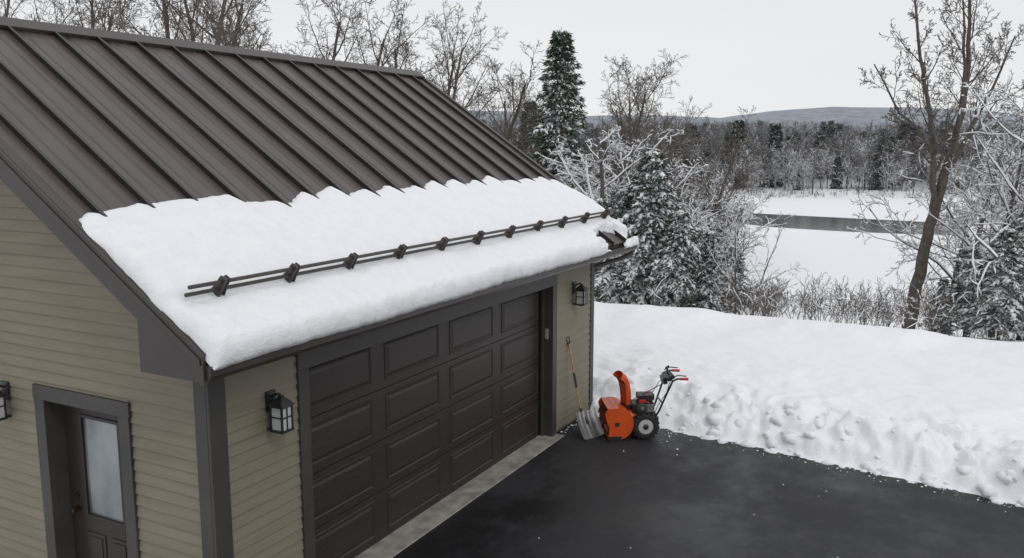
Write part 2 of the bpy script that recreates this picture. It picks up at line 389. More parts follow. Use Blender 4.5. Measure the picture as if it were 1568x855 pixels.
for bk in(False,True):
    for x0,x1 in((XL-.028,XL),(XRR,XRR+.028)):
        s0,s1=0,SL
        a=[RP(x0,s0,.035,bk),RP(x1,s0,.035,bk),RP(x1,s1,.035,bk),RP(x0,s1,.035,bk)]
        b=[(p[0],p[1],p[2]-.25) for p in a]
        m.add(a+b,[(0,1,2,3),(7,6,5,4),(0,4,5,1),(1,5,6,2),(2,6,7,3),(3,7,4,0)])
    for x0,x1 in((XL+.002,XL+.06),(XRR-.06,XRR-.002)):
        a=[RP(x0,.0,.036,bk),RP(x1,.0,.036,bk),RP(x1,SL-.02,.036,bk),RP(x0,SL-.02,.036,bk)]
        b=[RP(x0,.0,.002,bk),RP(x1,.0,.002,bk),RP(x1,SL-.02,.002,bk),RP(x0,SL-.02,.002,bk)]
        m.add(a+b,[(0,1,2,3),(0,4,5,1),(1,5,6,2),(2,6,7,3),(3,7,4,0)])
for bk in(False,True):
    a=[RP(XL-.040,0,-.005,bk),RP(XL-.0285,0,-.005,bk),RP(XL-.0285,SL,-.005,bk),RP(XL-.040,SL,-.005,bk)]
    b=[(p[0],p[1],p[2]-.05) for p in a]
    m.add(a+b,[(0,1,2,3),(7,6,5,4),(0,4,5,1),(1,5,6,2),(2,6,7,3),(3,7,4,0)])
# eave returns
ZS=2.655
for x0,x1 in((XL-.026,XC-.036),(XR+.036,XRR+.026)):
    for bk in(False,True):
        pts=[(YE+.03,ZS),(5.60,ZS),(5.60,roofz(5.60)-.2),(YE+.03,ZE-.12)]
        if bk: pts=[(2*YR-a,b) for a,b in pts]
        m.prism(pts,0,x0+(.001 if bk else 0),x1)
m.box((XC-.03,YE+.03,ZS),(XR+.03,W-.001,ZS+.02));m.box((XL,YE+.03,ZS+.022),(XRR,YE+.055,ZE-.03))
m.obj('roof_trim',BROWN,G,fix=True,bevel=.004)
# gutter
m=M();prof=[(YE+.028,ZE-.045),(YE+.028,ZE-.165),(YE-.045,ZE-.170),(YE-.065,ZE-.135),(YE-.070,ZE-.075),(YE-.083,ZE-.070),(YE-.083,ZE-.052),(YE-.076,ZE-.052),(YE-.062,ZE-.07),(YE-.055,ZE-.13),(YE-.038,ZE-.157),(YE+.02,ZE-.153),(YE+.02,ZE-.045)]
m.prism(prof,0,XL+.0,XRR+.0)
for x in(XL-.003,XRR+.0005): m.prism(prof[:7],0,x,x+.0025)
m.tube([(XRR-.12,YE-.02,ZE-.15),(XRR-.12,YE-.02,ZE-.22),(XRR-.22,YE+.12,ZE-.3),(XR+.06,W-.02,ZE-.42),(XR+.07,W+.05,ZE-.5),(XR+.07,W+.05,.2),(XR+.12,W-.05,.1)],.038,10)
m.obj('gutter_and_downspout',BROWN,G,fix=True)
# snow guard rail
m=M();sg=.50
for x in [4.93+.817*i for i in range(11)]:
    c=[RP(x,sg-.06,.0),RP(x,sg+.10,.0),RP(x,sg+.045,.20),RP(x,sg+.03,.295),RP(x,sg-.03,.30),RP(x,sg-.035,.20)]
    for xo,ww in((-.024,.006),(.024,.006)):
        c0=[(p[0]+xo-ww,p[1],p[2]) for p in c];c1=[(p[0]+xo+ww,p[1],p[2]) for p in c]
        n=6;m.add(c0+c1,[tuple(range(n))[::-1],tuple(range(n,2*n))]+[(i,(i+1)%n,n+(i+1)%n,n+i) for i in range(n)])
    a=[RP(x-.018,sg-.03,.10),RP(x+.018,sg-.03,.10),RP(x+.018,sg+.03,.10),RP(x-.018,sg+.03,.10)];b=[RP(x-.018,sg-.025,.292),RP(x+.018,sg-.025,.292),RP(x+.018,sg+.025,.29),RP(x-.018,sg+.025,.29)]
    m.add(a+b,[(0,3,2,1),(4,5,6,7),(0,1,5,4),(1,2,6,5),(2,3,7,6),(3,0,4,7)])
for h in(.180,.255):
    m.tube([RP(4.58,sg,h),RP(13.45,sg,h)],.0165,10)
m.obj('snow_guard_rail',BROWN,G,fix=True,bevel=0)
# roof snow : sheet that follows its own outline and rolls over at the lip
def top(x):
    fr=((x-(XL+.30))/SP);i=np.floor(fr);f=fr-i
    amp=.03+.13*_h(i,i*0,3)
    t=1.79+np.interp(x,[4.4,4.8,5.3,5.9,6.6,7.0,7.6,9,11.5,13,13.7],[-.12,.06,.16,.14,.03,-.04,.06,.02,.08,.02,-.04])
    saw=np.where(f>.86,(1-f)/.14,(f/.86)**1.5)
    return t+amp*saw-.04+.05*fbm(x*1.9,x*0,9,3)+.018*fbm(x*15,x*0,10,2)
def eavef(x): return -.112+.022*fbm(x*1.7,x*0+1,33,3)+.012*fbm(x*7,x*0+4,34,2)
nxs,nss=620,120
u=np.linspace(0,1,nxs)
xs=XL+.0+(XRR-.03-XL)*(u-.012*np.sin(2*np.pi*u))
v=np.linspace(0,1,nss);v=v-.11*np.sin(2*np.pi*v)
XX,VV=np.meshgrid(xs,v)
E0=eavef(XX);T1=top(XX);SS=E0+VV*(T1-E0)
ends=np.maximum(np.exp(-((XX-XL)/.12)**2),np.exp(-((XX-XRR+.03)/.12)**2))
XX=XX+ends*.03*fbm(SS*4,SS*0+2,37,3)
dE=SS-E0;dT=T1-SS;dL=np.maximum(0,XX-XX[:,:1]);dR=np.maximum(0,XX[:,-1:]-XX)
def rnd(d,r):
    t=np.clip(d/r,0,1);return np.sqrt(np.maximum(0,1-(1-t)**2))
thick=.160+.030*fbm(XX*.7,SS*1.0,31,3)+.022*fbm(XX*2.2,SS*2.2,32,3)+.012*fbm(XX*7,SS*7,35,3)+.004*fbm(XX*22,SS*22,39,2)
thick=thick+.018*np.exp(-((SS-.10)/.25)**2)-.035*np.exp(-((SS-.50)/.08)**2)
tt=np.clip(dT/.75,0,1);taper=.12*np.clip(dT/.05,0,1)**.6+.88*(tt**.75)
hx=(XX-12.75)/.80;hy=(SS-.08)/.34;hole=1-np.sqrt(hx**2+hy**2)+.75*fbm(XX*3.2,SS*4.5,40,3)
hm=1-sstep(hole*2.2)
Hh=thick*rnd(dE,.13)*taper*rnd(dL,.12)*rnd(dR,.14)*np.where(XX>11.6,hm,1)
cut=(hm<.03)&(XX>11.6)
Hh=np.where(cut,-.02,Hh)
Yv=YE+SS*TY+Hh*NY;Zv=ZE+SS*TZ+Hh*NZ
sag=np.clip(-SS,0,.2);Zv=Zv-sag*.10
S0=SS[0]+.05;Yu=YE+S0*TY+.01;Zu=ZE+S0*TZ-.035
XX=np.vstack([XX[0][None]*1.0,XX]);Yv=np.vstack([Yu[None],Yv]);Zv=np.vstack([Zu[None],Zv]);cut=np.vstack([cut[0][None],cut])
nss+=1
vv=np.stack([XX.ravel(),Yv.ravel(),Zv.ravel()],1).tolist();idx=np.arange(nxs*nss).reshape(nss,nxs)
F=np.stack([idx[:-1,:-1].ravel(),idx[:-1,1:].ravel(),idx[1:,1:].ravel(),idx[1:,:-1].ravel()],1)
cf=cut.ravel();F=F[~(cf[F].all(axis=1))].tolist()
me=bpy.data.meshes.new('roof_snow');me.from_pydata(vv,[],F);me.materials.append(SNOW);me.polygons.foreach_set('use_smooth',[True]*len(F));me.update()
o=bpy.data.objects.new('roof_snow',me);COL.objects.link(o);o.parent=G
# concrete apron
m=M();m.box((XD0+.05,AY,-.05),(XD1+.02,W+.2,.012));m.obj('concrete_apron',CONC,None,bevel=.006)
# ---------------------------------------------------------------- wall lanterns
def lantern(loc,rz):
    e=empty('wall_lantern',loc,rz)
    m=M();m.box((-.055,-.02,-.02),(.055,0,.16));m.tube([(0,-.01,.10),(0,-.06,.13),(0,-.11,.15),(0,-.13,.13),(0,-.13,.10)],.011,8)
    y0=-.13
    m.add([(-.085,y0-.085,.05),(.085,y0-.085,.05),(.085,y0+.085,.05),(-.085,y0+.085,.05),(-.03,y0-.03,.115),(.03,y0-.03,.115),(.03,y0+.03,.115),(-.03,y0+.03,.115)],[(3,2,1,0),(4,5,6,7),(0,1,5,4),(1,2,6,5),(2,3,7,6),(3,0,4,7)])
    m.box((-.02,y0-.02,.115),(.02,y0+.02,.135))
    m.box((-.076,y0-.076,.035),(.076,y0+.076,.05))
    for sx in(-1,1):
        for sy in(-1,1): m.box((sx*.064-.008,y0+sy*.064-.008,-.17),(sx*.064+.008,y0+sy*.064+.008,.035))
        m.box((sx*.064-.005,y0-.056,-.06),(sx*.064+.005,y0+.056,-.05))
    for sy in(-1,1): m.box((-.056,y0+sy*.064-.005,-.06),(.056,y0+sy*.064+.005,-.05));m.box((-.005,y0+sy*.064-.006,-.17),(.005,y0+sy*.064+.006,.035))
    m.box((-.076,y0-.076,-.19),(.076,y0+.076,-.17));m.box((-.03,y0-.03,-.205),(.03,y0+.03,-.19))
    m.box((-.05,y0+.074,-.19),(.05,-.0,-.175))
    m.obj('lantern_frame',BLACK,e)
    m=M();m.box((-.06,y0-.06,-.169),(.06,y0+.06,.034));m.obj('lantern_panes',LGLASS,e)
lantern((5.56,W-.026,2.08),0);lantern((12.22,W-.026,2.12),0);lantern((XC-.026,8.12,1.98),-math.pi/2)
# ---------------------------------------------------------------- snow shovel
e=empty('snow_shovel')
SX=-.10
m=M();p0=Vector((11.93+SX,5.08,.36));p1=Vector((12.08+SX*.6,5.375,1.33));d=(p1-p0).normalized()
m.tube([p0,p0+d*.35],.016,8,0);m.tube([p0+d*.35,p0+d*.58],.021,8,1);m.tube([p0+d*.58,p1],.015,8,0)
g=Vector((1,0,0));m.tube([p1,p1+d*.03+g*.05,p1+d*.10+g*.055,p1+d*.12,p1+d*.10-g*.055,p1+d*.03-g*.05,p1],.013,8,1)
m.obj('handle',[WOOD,BLACK],e)
m=M();nu,nv=14,10;org=Vector((11.80+SX,4.80,.015));side=Vector((.93,-.36,0)).normalized();upv=(p0-org);upv.normalize();nor=side.cross(upv).normalized()
if nor.y>0: nor=-nor
vs=[]
for j in range(nv+1):
    for i in range(nu+1):
        u=i/nu*2-1;v_=j/nv
        w=.22-.012*v_;cur=.075*(v_**2.2)+.05*abs(u)**4+.006*math.cos(u*15)*(.3+.7*v_)
        vs.append(org+side*u*w+upv*v_*.42+nor*(cur-.02))
fs=[(j*(nu+1)+i,j*(nu+1)+i+1,(j+1)*(nu+1)+i+1,(j+1)*(nu+1)+i) for j in range(nv) for i in range(nu)];m.add(vs,fs)
o=m.obj('scoop',ALU,e);s_=o.modifiers.new('s','SOLIDIFY');s_.thickness=.004
m=M();m.tube([org+upv*.22+nor*.012,p0+d*.03],.02,8);m.obj('socket',BLACK,e)
# ---------------------------------------------------------------- snow blower (local +x forward)
B=empty('snow_blower',(12.20,4.26,0),math.radians(122))
m=M();hw=.31;R0=.245;cx,cz=.40,.265
def sidep(y0,y1):
    poly=[(cx+.15,cz+.235),(cx+.19,cz+.17),(cx+.16,cz+.05),(cx+.12,cz-.05),(cx+.13,.02),(cx-.03,.02)]
    for a in range(255,70,-12): poly.append((cx+R0*math.cos(math.radians(a)),cz+R0*math.sin(math.radians(a))))
    m.prism([(p[0],p[1]) for p in poly],1,y0,y1,0)
sidep(-hw,-hw+.008);sidep(hw-.008,hw)
arc=[(cx+.15,cz+.238)]+[(cx+R0*math.cos(math.radians(a)),cz+R0*math.sin(math.radians(a))) for a in range(72,262,12)]+[(cx+.13,.020)]
for a,b in zip(arc[:-1],arc[1:]):
    m.add([(a[0],-hw+.008,a[1]),(a[0],hw-.008,a[1]),(b[0],hw-.008,b[1]),(b[0],-hw+.008,b[1])],[(0,1,2,3)])
m.lathe((cx-.36,0,.26),(1,0,0),[(0,.10),(.005,.165),(.15,.165)],20)
o=m.obj('auger_housing',ORANGE,B,fix=True);s_=o.modifiers.new('s','SOLIDIFY');s_.thickness=.004
m=M()
m.tube([(cx,-hw+.01,cz),(cx,hw-.01,cz)],.02,8)
for sg_ in(-1,1):
    n=36;vs=[]
    for i in range(n+1):
        t_=i/n;a=t_*math.pi*4*sg_;yy=sg_*(.05+t_*(hw-.08))
        for rr in(.13,.195): vs.append((cx+rr*math.cos(a),yy,cz+rr*math.sin(a)))
    m.add(vs,[(2*i,2*i+1,2*i+3,2*i+2) for i in range(n)])
    for i in range(0,n+1,9):
        t_=i/n;a=t_*math.pi*4*sg_;yy=sg_*(.05+t_*(hw-.08));m.tube([(cx,yy,cz),(cx+.15*math.cos(a),yy,cz+.15*math.sin(a))],.01,6)
m.lathe((cx,-.045,cz),(0,1,0),[(0,.04),(.02,.055),(.07,.055),(.09,.04)],12)
o=m.obj('auger',noisy('auger_steel',(.35,.05,.012),(.08,.05,.04),14,.5),B);s_=o.modifiers.new('s','SOLIDIFY');s_.thickness=.006
m=M();m.box((cx-.07,-hw-.012,.0),(cx+.13,-hw-.002,.08));m.box((cx-.07,hw+.002,.0),(cx+.13,hw+.012,.08))
for sy in(-1,1): m.lathe((cx,sy*(hw+.001),cz),(0,sy,0),[(0,.035),(.012,.03)],12)
m.obj('skid_shoes',BLACK,B,bevel=.004)
# chute
m=M();cc=Vector((cx-.20,0,.43))
m.lathe(cc,(0,0,1),[(0,.095),(.05,.095),(.052,.11),(.07,.11),(.072,.09)],20,1)
path=[Vector((0,0,.06)),Vector((.0,.0,.16)),Vector((.01,.0,.28)),Vector((.03,.005,.39)),Vector((.075,.02,.48)),Vector((.145,.04,.54))]
vs=[];K=10;fwd=Vector((.95,.30,0)).normalized();sd=Vector((-.30,.95,0)).normalized()
for i,p in enumerate(path):
    w=.088+.008*i;dp=.095
    tn=(path[min(i+1,5)]-path[max(i-1,0)]).normalized();bk=(fwd-tn*fwd.dot(tn)).normalized()
    for j in range(K+1):
        a=math.pi*(j/K);vs.append(cc+p+sd*math.cos(a)*w-bk*(math.sin(a)**.6)*(dp+.015)+bk*.055)
m.add(vs,[(i*(K+1)+j,i*(K+1)+j+1,(i+1)*(K+1)+j+1,(i+1)*(K+1)+j) for i in range(5) for j in range(K)],0)
vs=[]
for i,p in enumerate(path[:4]):
    w=.088+.008*i;vs+=[cc+p+sd*w+fwd*.055,cc+p-sd*w+fwd*.055]
m.add(vs,[(2*i,2*i+1,2*i+3,2*i+2) for i in range(3)],0)
o=m.obj('chute',[ORANGE,BLACK],B,smooth=False);s_=o.modifiers.new('s','SOLIDIFY');s_.thickness=.006
m=M();m.box((-.24,-.14,.17),(cx-.27,.14,.36));m.box((-.28,-.10,.12),(-.05,.10,.30));o=m.obj('chassis',ENG,B,bevel=.015)
m=M();m.box((cx-.36,-.13,.355),(cx-.26,.13,.52));m.obj('belt_cover',BLACK,B,bevel=.02)
# engine
m=M();m.box((-.20,-.13,.362),(.05,.13,.52),0)
for i in range(7): m.box((-.19,.131,.40+i*.018),(-.06,.165,.41+i*.018),2)
m.box((-.22,-.16,.54),(.03,.02,.63),0)
m.lathe((-.14,-.08,.63),(0,0,1),[(0,.03),(.018,.03),(.02,.015)],14,3)
m.box((-.16,.03,.53),(.06,.17,.66),1)
m.lathe((.0,.131,.46),(0,1,0),[(0,.095),(.03,.095),(.045,.07),(.05,.03)],20,0)
m.lathe((.0,.182,.46),(0,1,0),[(0,.03),(.008,.026)],12,2)
m.lathe((.02,-.135,.44),(1,0,0),[(-.1,.045),(.06,.045),(.065,.03)],14,2)
m.box((-.05,.171,.55),(.05,.176,.60),3)
m.tube([(-.1,.13,.5),(-.1,.19,.55),(-.02,.20,.58)],.008,6,3)
m.obj('engine',[ENG,BLACK,CHROME,RED],B,bevel=.008)
# wheels
m=M()
for sy in(-1,1):
    y0=sy*.22
    m.lathe((-.04,y0,.205),(0,1,0),[(-.055,.10),(-.058,.15),(-.045,.19),(-.02,.198),(.02,.198),(.045,.19),(.058,.15),(.055,.10)],28,0)
    m.lathe((-.04,y0+sy*.046,.205),(0,sy,0),[(-.012,.112),(.004,.116),(.012,.112),(.013,.095)],24,1)
    m.lathe((-.04,y0+sy*.058,.205),(0,sy,0),[(0,.092),(.003,.09),(.004,.05)],20,1)
    m.lathe((-.04,y0+sy*.06,.205),(0,sy,0),[(0,.045),(.012,.04),(.02,.02)],14,2)
    for q in range(16):
        a=q*math.pi/8
        for s2 in(-1,1):
            c=Vector((-.04+.203*math.cos(a+s2*.09),y0+s2*.026,.205+.203*math.sin(a+s2*.09)))
            m.obox(c,.010,.028,.012,Matrix.Rotation(-a,3,'Y')@Matrix.Rotation(s2*.5,3,'X'),0)
m.tube([(-.04,-.2,.205),(-.04,.2,.205)],.018,8,2)
m.obj('wheels',[RUB,RIM,BLACK],B)
# handlebars
m=M()
for sy in(-1,1):
    m.tube([(-.16,sy*.13,.22),(-.27,sy*.15,.42),(-.38,sy*.19,.72),(-.44,sy*.23,.89),(-.50,sy*.25,.93),(-.66,sy*.25,.925)],.015,10,0)
    m.tube([(-.55,sy*.25,.93),(-.67,sy*.25,.926)],.021,10,1)
    m.tube([(-.42,sy*.225,.95),(-.52,sy*.25,.985),(-.64,sy*.25,.97)],.009,8,0)
m.tube([(-.44,-.23,.89),(-.44,.23,.89)],.014,8,0);m.tube([(-.31,-.165,.54),(-.31,.165,.54)],.012,8,0)
m.obox((-.43,0,.92),.06,.17,.028,Matrix.Rotation(.5,3,'Y'),0)
m.obox((-.36,0,.86),.03,.10,.05,Matrix.Rotation(.3,3,'Y'),0)
m.tube([(-.42,.03,.94),(-.39,.05,1.04)],.008,6,0);m.lathe((-.39,.05,1.04),(0,0,1),[(-.01,.01),(.0,.024),(.025,.02),(.035,.008)],10,0)
m.tube([(-.42,-.08,.94),(-.45,-.09,1.02)],.008,6,0);m.lathe((-.45,-.09,1.02),(0,0,1),[(-.01,.01),(.0,.02),(.025,.018),(.035,.008)],10,0)
m.tube([(-.48,.10,.94),(-.34,.12,.84),(.10,.10,.60),(cx-.20,.06,.50)],.006,6,0)
m.tube([(-.45,-.1,.90),(-.33,-.16,.78),(-.22,-.15,.60),(-.15,-.1,.5)],.005,6,0)
m.tube([(-.45,.1,.90),(-.35,.24,.72),(-.24,.17,.5),(-.2,.1,.34)],.005,6,0)
m.obj('handlebars',[BLACK,RED],B)
# ---------------------------------------------------------------- snow crumbs and plough lumps
rng=random.Random(3);m=M()
def icos(sub):
    b=bmesh.new();bmesh.ops.create_icosphere(b,subdivisions=sub,radius=1);v=[q.co.copy() for q in b.verts];f=[tuple(x.index for x in q.verts) for q in b.faces];b.free();return v,f
iv,IF=icos(1);iv2,IF2=icos(2)
def blob(m,c,r,flat=.6,mi=0,rg=rng):
    m.add([(c[0]+q.x*r*rg.uniform(.6,1.3),c[1]+q.y*r*rg.uniform(.6,1.3),c[2]+q.z*r*flat*rg.uniform(.7,1.2)) for q in iv],IF,mi)
for i in range(240):
    y=rng.uniform(-3,5.2);x=float(edgeX(y))-rng.expovariate(9)
    r=.004+.018*rng.random()**3
    blob(m,(x,y,r*.3),r)
for i in range(40):
    a=rng.gauss(0,.35);b=rng.gauss(0,.35);r=.004+.02*rng.random()**3;blob(m,(12.25+a,4.1+b,r*.3),r)
for i in range(22):
    blob(m,(rng.uniform(6.5,12),rng.uniform(0,4.8),.002),.004+.010*rng.random()**2)
for i in range(36):
    blob(m,(12.0+rng.uniform(-.3,.5),W-.06-rng.random()**2*.3,.005),.008+.018*rng.random()**2)
from mathutils import noise as mno
for i in range(170):
    y=rng.uniform(-3.5,5.0);dd=rng.expovariate(2.6)-.03;x=float(edgeX(y))+dd;r=.025+.085*rng.random()**2.2
    if abs(y-4.2)<.7 and dd<.25: r*=.4
    z=max(0,hz(x,y));o_=Vector((rng.uniform(0,90),rng.uniform(0,90),0));sx_,sy_=rng.uniform(.8,1.4),rng.uniform(.8,1.4)
    vs=[]
    for q in iv2:
        rr=r*(1+.45*mno.noise(q*1.3+o_)+.2*mno.noise(q*3+o_));vs.append((x+q.x*rr*sx_,y+q.y*rr*sy_,z+q.z*rr*.75-r*.15))
    m.add(vs,IF2,0)
m.obj('snow_crumbs',SNOW,smooth=True)
# ---------------------------------------------------------------- trees
def rv(rg): return Vector((rg.gauss(0,1),rg.gauss(0,1),rg.gauss(0,1)))
def grow(m,rg,start,d,length,r,lvl,P):
    nseg=P['seg'][lvl];pts=[Vector(start)];d=d.normalized();dirs=[d.copy()]
    for i in range(nseg):
        d=(d+rv(rg)*P['wob'][lvl]+Vector((0,0,P['up'][lvl]))).normalized()
        pts.append(pts[-1]+d*length/nseg);dirs.append(d.copy())
    last=lvl==len(P['seg'])-1
    rad=[max(P['rmin'],r*(1-(i/nseg)*(.75 if not last else .6))) for i in range(nseg+1)]
    if P.get('ribbon') and lvl>=2:
        sd=dirs[0].cross(rv(rg)).normalized();vs=[]
        for p,q in zip(pts,rad): vs+=[p-sd*q,p+sd*q]
        m.add(vs,[(2*i,2*i+1,2*i+3,2*i+2) for i in range(nseg)],0)
    else: m.tube(pts,rad,P['k'][lvl],0,cap=False)
    if P.get('snow') and lvl>=1 and rg.random()<P['snow']*(1.3 if lvl<3 else .65):
        a=abs(dirs[0].z)
        if a<.85:
            j0=rg.randint(0,1) if len(pts)>3 else 0
            sp=[p+Vector((0,0,q*.9+.006)) for p,q in zip(pts,rad)][j0:];sr_=[q*1.1+.009*rg.uniform(.5,1.3) for q in rad][j0:];sr_[0]*=.4;sr_[-1]*=.4
            m.tube(sp,sr_,4,1,cap=False)
    if not last: spawn(m,rg,pts,dirs,rad,length,lvl,P)
def spawn(m,rg,pts,dirs,rad,length,lvl,P,t0=None,n=None):
    n=n or P['n'][lvl];t0=P['t0'][lvl] if t0 is None else t0
    n=max(2,int(n*rg.uniform(.8,1.2)));ph=rg.uniform(0,6.28)
    for i in range(n):
        t=t0+(1-t0)*((i+rg.random()*.8)/n);fi=min(t,.999)*(len(pts)-1);k0=int(fi);fr=fi-k0
        p=pts[k0].lerp(pts[k0+1],fr);dd=dirs[min(k0+1,len(dirs)-1)]
        ph+=2.4+rg.uniform(-.5,.5);u=dd.orthogonal().normalized();w=dd.cross(u);side=u*math.cos(ph)+w*math.sin(ph)
        a=math.radians(rg.uniform(*P['ang'][lvl]));nd=dd*math.cos(a)+side*math.sin(a)
        L=length*P['lr'][lvl]*(1.15-.75*t if lvl==0 else 1.1-.6*t)*rg.uniform(.7,1.2)
        rr=max(P['rmin'],rad[k0]*P['rr']*rg.uniform(.7,1.))
        grow(m,rg,p,nd,L,rr,lvl+1,P)
BP=dict(seg=[9,6,5,3,2],k=[8,6,4,3,3],wob=[.05,.12,.16,.2,.2],up=[.03,.10,.06,.04,.02],n=[15,8,6,5],t0=[.30,.2,.15,.12],ang=[(28,52),(28,55),(30,60),(25,60)],lr=[.48,.5,.5,.5],rr=.52,rmin=.007)
def tree_mesh(name,seed,Ht,r,P,mats):
    m=M();grow(m,random.Random(seed),(0,0,-.4),Vector((0,0,1)),Ht,r,0,P);return m.mesh(name,mats,True)
def place(name,me,px,dep,topy,Hm,rz=None,sx=1,zoff=0):
    x,y=site(dep,pxlat(px,dep));g=hz(x,y)
    zt=4.4+(221-topy)*dep/1341;s=(zt-g)/Hm
    o=bpy.data.objects.new(name,me);o.location=(x,y,g-.05+zoff);o.scale=(s*sx,s*sx,s);o.rotation_euler=(0,0,random.uniform(0,6.28) if rz is None else rz);COL.objects.link(o);return o
bare=[tree_mesh('bare_tree_%d'%i,s,11,.17,BP,[BARK,SNOWC]) for i,s in enumerate((2,5,8,13))]
for px,dep,ty in [(-30,30,-30),(25,34,-25),(75,38,10),(118,36,0),(175,40,12),(262,31,-45),(330,29,-90),(365,36,-10),(412,40,10),(470,38,22),(515,43,38),(612,44,58),(650,47,52),(690,50,75),(735,48,112),(770,60,140),
                  (925,62,128),(968,66,132),(1000,75,150),(800,70,165),(140,44,-10),(300,42,-20),(1035,70,190),(1075,72,200)]:
    place('bare_tree',random.choice(bare),px,dep,ty,11,sx=random.uniform(.9,1.25))
# snow-laden bare trees
SPm=dict(BP);SPm.update(snow=.72,n=[12,6,5,4],up=[.02,.02,-.03,-.03,-.03],t0=[.2,.2,.15,.12],lr=[.6,.5,.5,.5],ang=[(30,60),(30,60),(30,60),(25,60)],rmin=.006,wob=[.06,.16,.22,.25,.25])
snb=[tree_mesh('snowy_tree_%d'%i,s,5.,.09,SPm,[BARKS,SNOWC]) for i,s in enumerate((21,22,24))]
for px,dep,ty,sx in [(935,36,190,1.3),(975,38,205,1.2),(1138,24,305,.55),(1085,36,270,1.1),(1500,29,175,1.),(1545,26,190,1.),(1590,24,120,1.),(1475,36,300,1.1),(1570,36,210,1.1),(895,40,230,1.2),(1620,27,160,1),(1120,38,300,1.2)]:
    place('snowy_bare_tree',random.choice(snb),px,dep,ty,5.,sx=sx)
# large foreground tree on the right
rg=random.Random(31);m=M();lx,ly=SN,-CS
def q3(l,z,dd=0): return Vector((lx*l+CS*dd,ly*l+SN*dd,z))
LP=dict(BP,lr=[1,.52,.5,.5],n=[15,7,5,4],snow=.03,rr=.45,rmin=.007)
def limb(pl,r0,r1,n,Ls,t0):
    pts=[]
    for a,b in zip(pl[:-1],pl[1:]):
        for s_ in range(3): pts.append(a.lerp(b,s_/3)+rv(rg)*.025)
    pts.append(pl[-1]);N_=len(pts)-1;rad=[r0+(r1-r0)*i/N_ for i in range(N_+1)]
    m.tube(pts,rad,9,0,cap=False);dirs=[(pts[min(i+1,N_)]-pts[max(0,i-1)]).normalized() for i in range(N_+1)]
    if n: spawn(m,rg,pts,dirs,rad,Ls,0,LP,t0=t0,n=n)
t1=[q3(0,-.6),q3(.03,.7),q3(.1,1.55),q3(.33,2.7),q3(.48,3.7,.05),q3(.75,4.85,.1)]
limb(t1,.205,.14,3,1.5,.6)
limb([t1[4],q3(.36,4.6,-.1),q3(.23,5.6,-.2),q3(-.15,7.2,-.4),q3(-.5,8.3,-.5),q3(-.8,9.9,-.6)],.105,.03,11,2.1,.2)
limb([t1[5],q3(1.1,6.2,.2),q3(1.35,7.75,.3),q3(1.32,9.3,.5),q3(1.5,11.4,.6)],.12,.03,12,2.3,.15)
limb([t1[5],q3(1.7,6.3,.6),q3(2.5,7.5,1),q3(3.2,9.1,1.3)],.08,.02,9,1.9,.2)
limb([q3(.23,5.6,-.2),q3(-.4,6.1,-.7),q3(-1.2,6.7,-1.1),q3(-2.2,8.0,-1.5)],.06,.018,8,1.5,.25)
limb([q3(1.0,5.9,.2),q3(.95,7.0,-.3),q3(.6,8.5,-.8),q3(.3,10.2,-1)],.07,.02,8,1.8,.25)
me=m.mesh('large_bare_tree',[BARK,SNOWC],True);x,y=site(26,pxlat(1413,26));o=bpy.data.objects.new('large_bare_tree',me);o.location=(x,y,4.4-(520-221)*26/1341-.02);COL.objects.link(o)
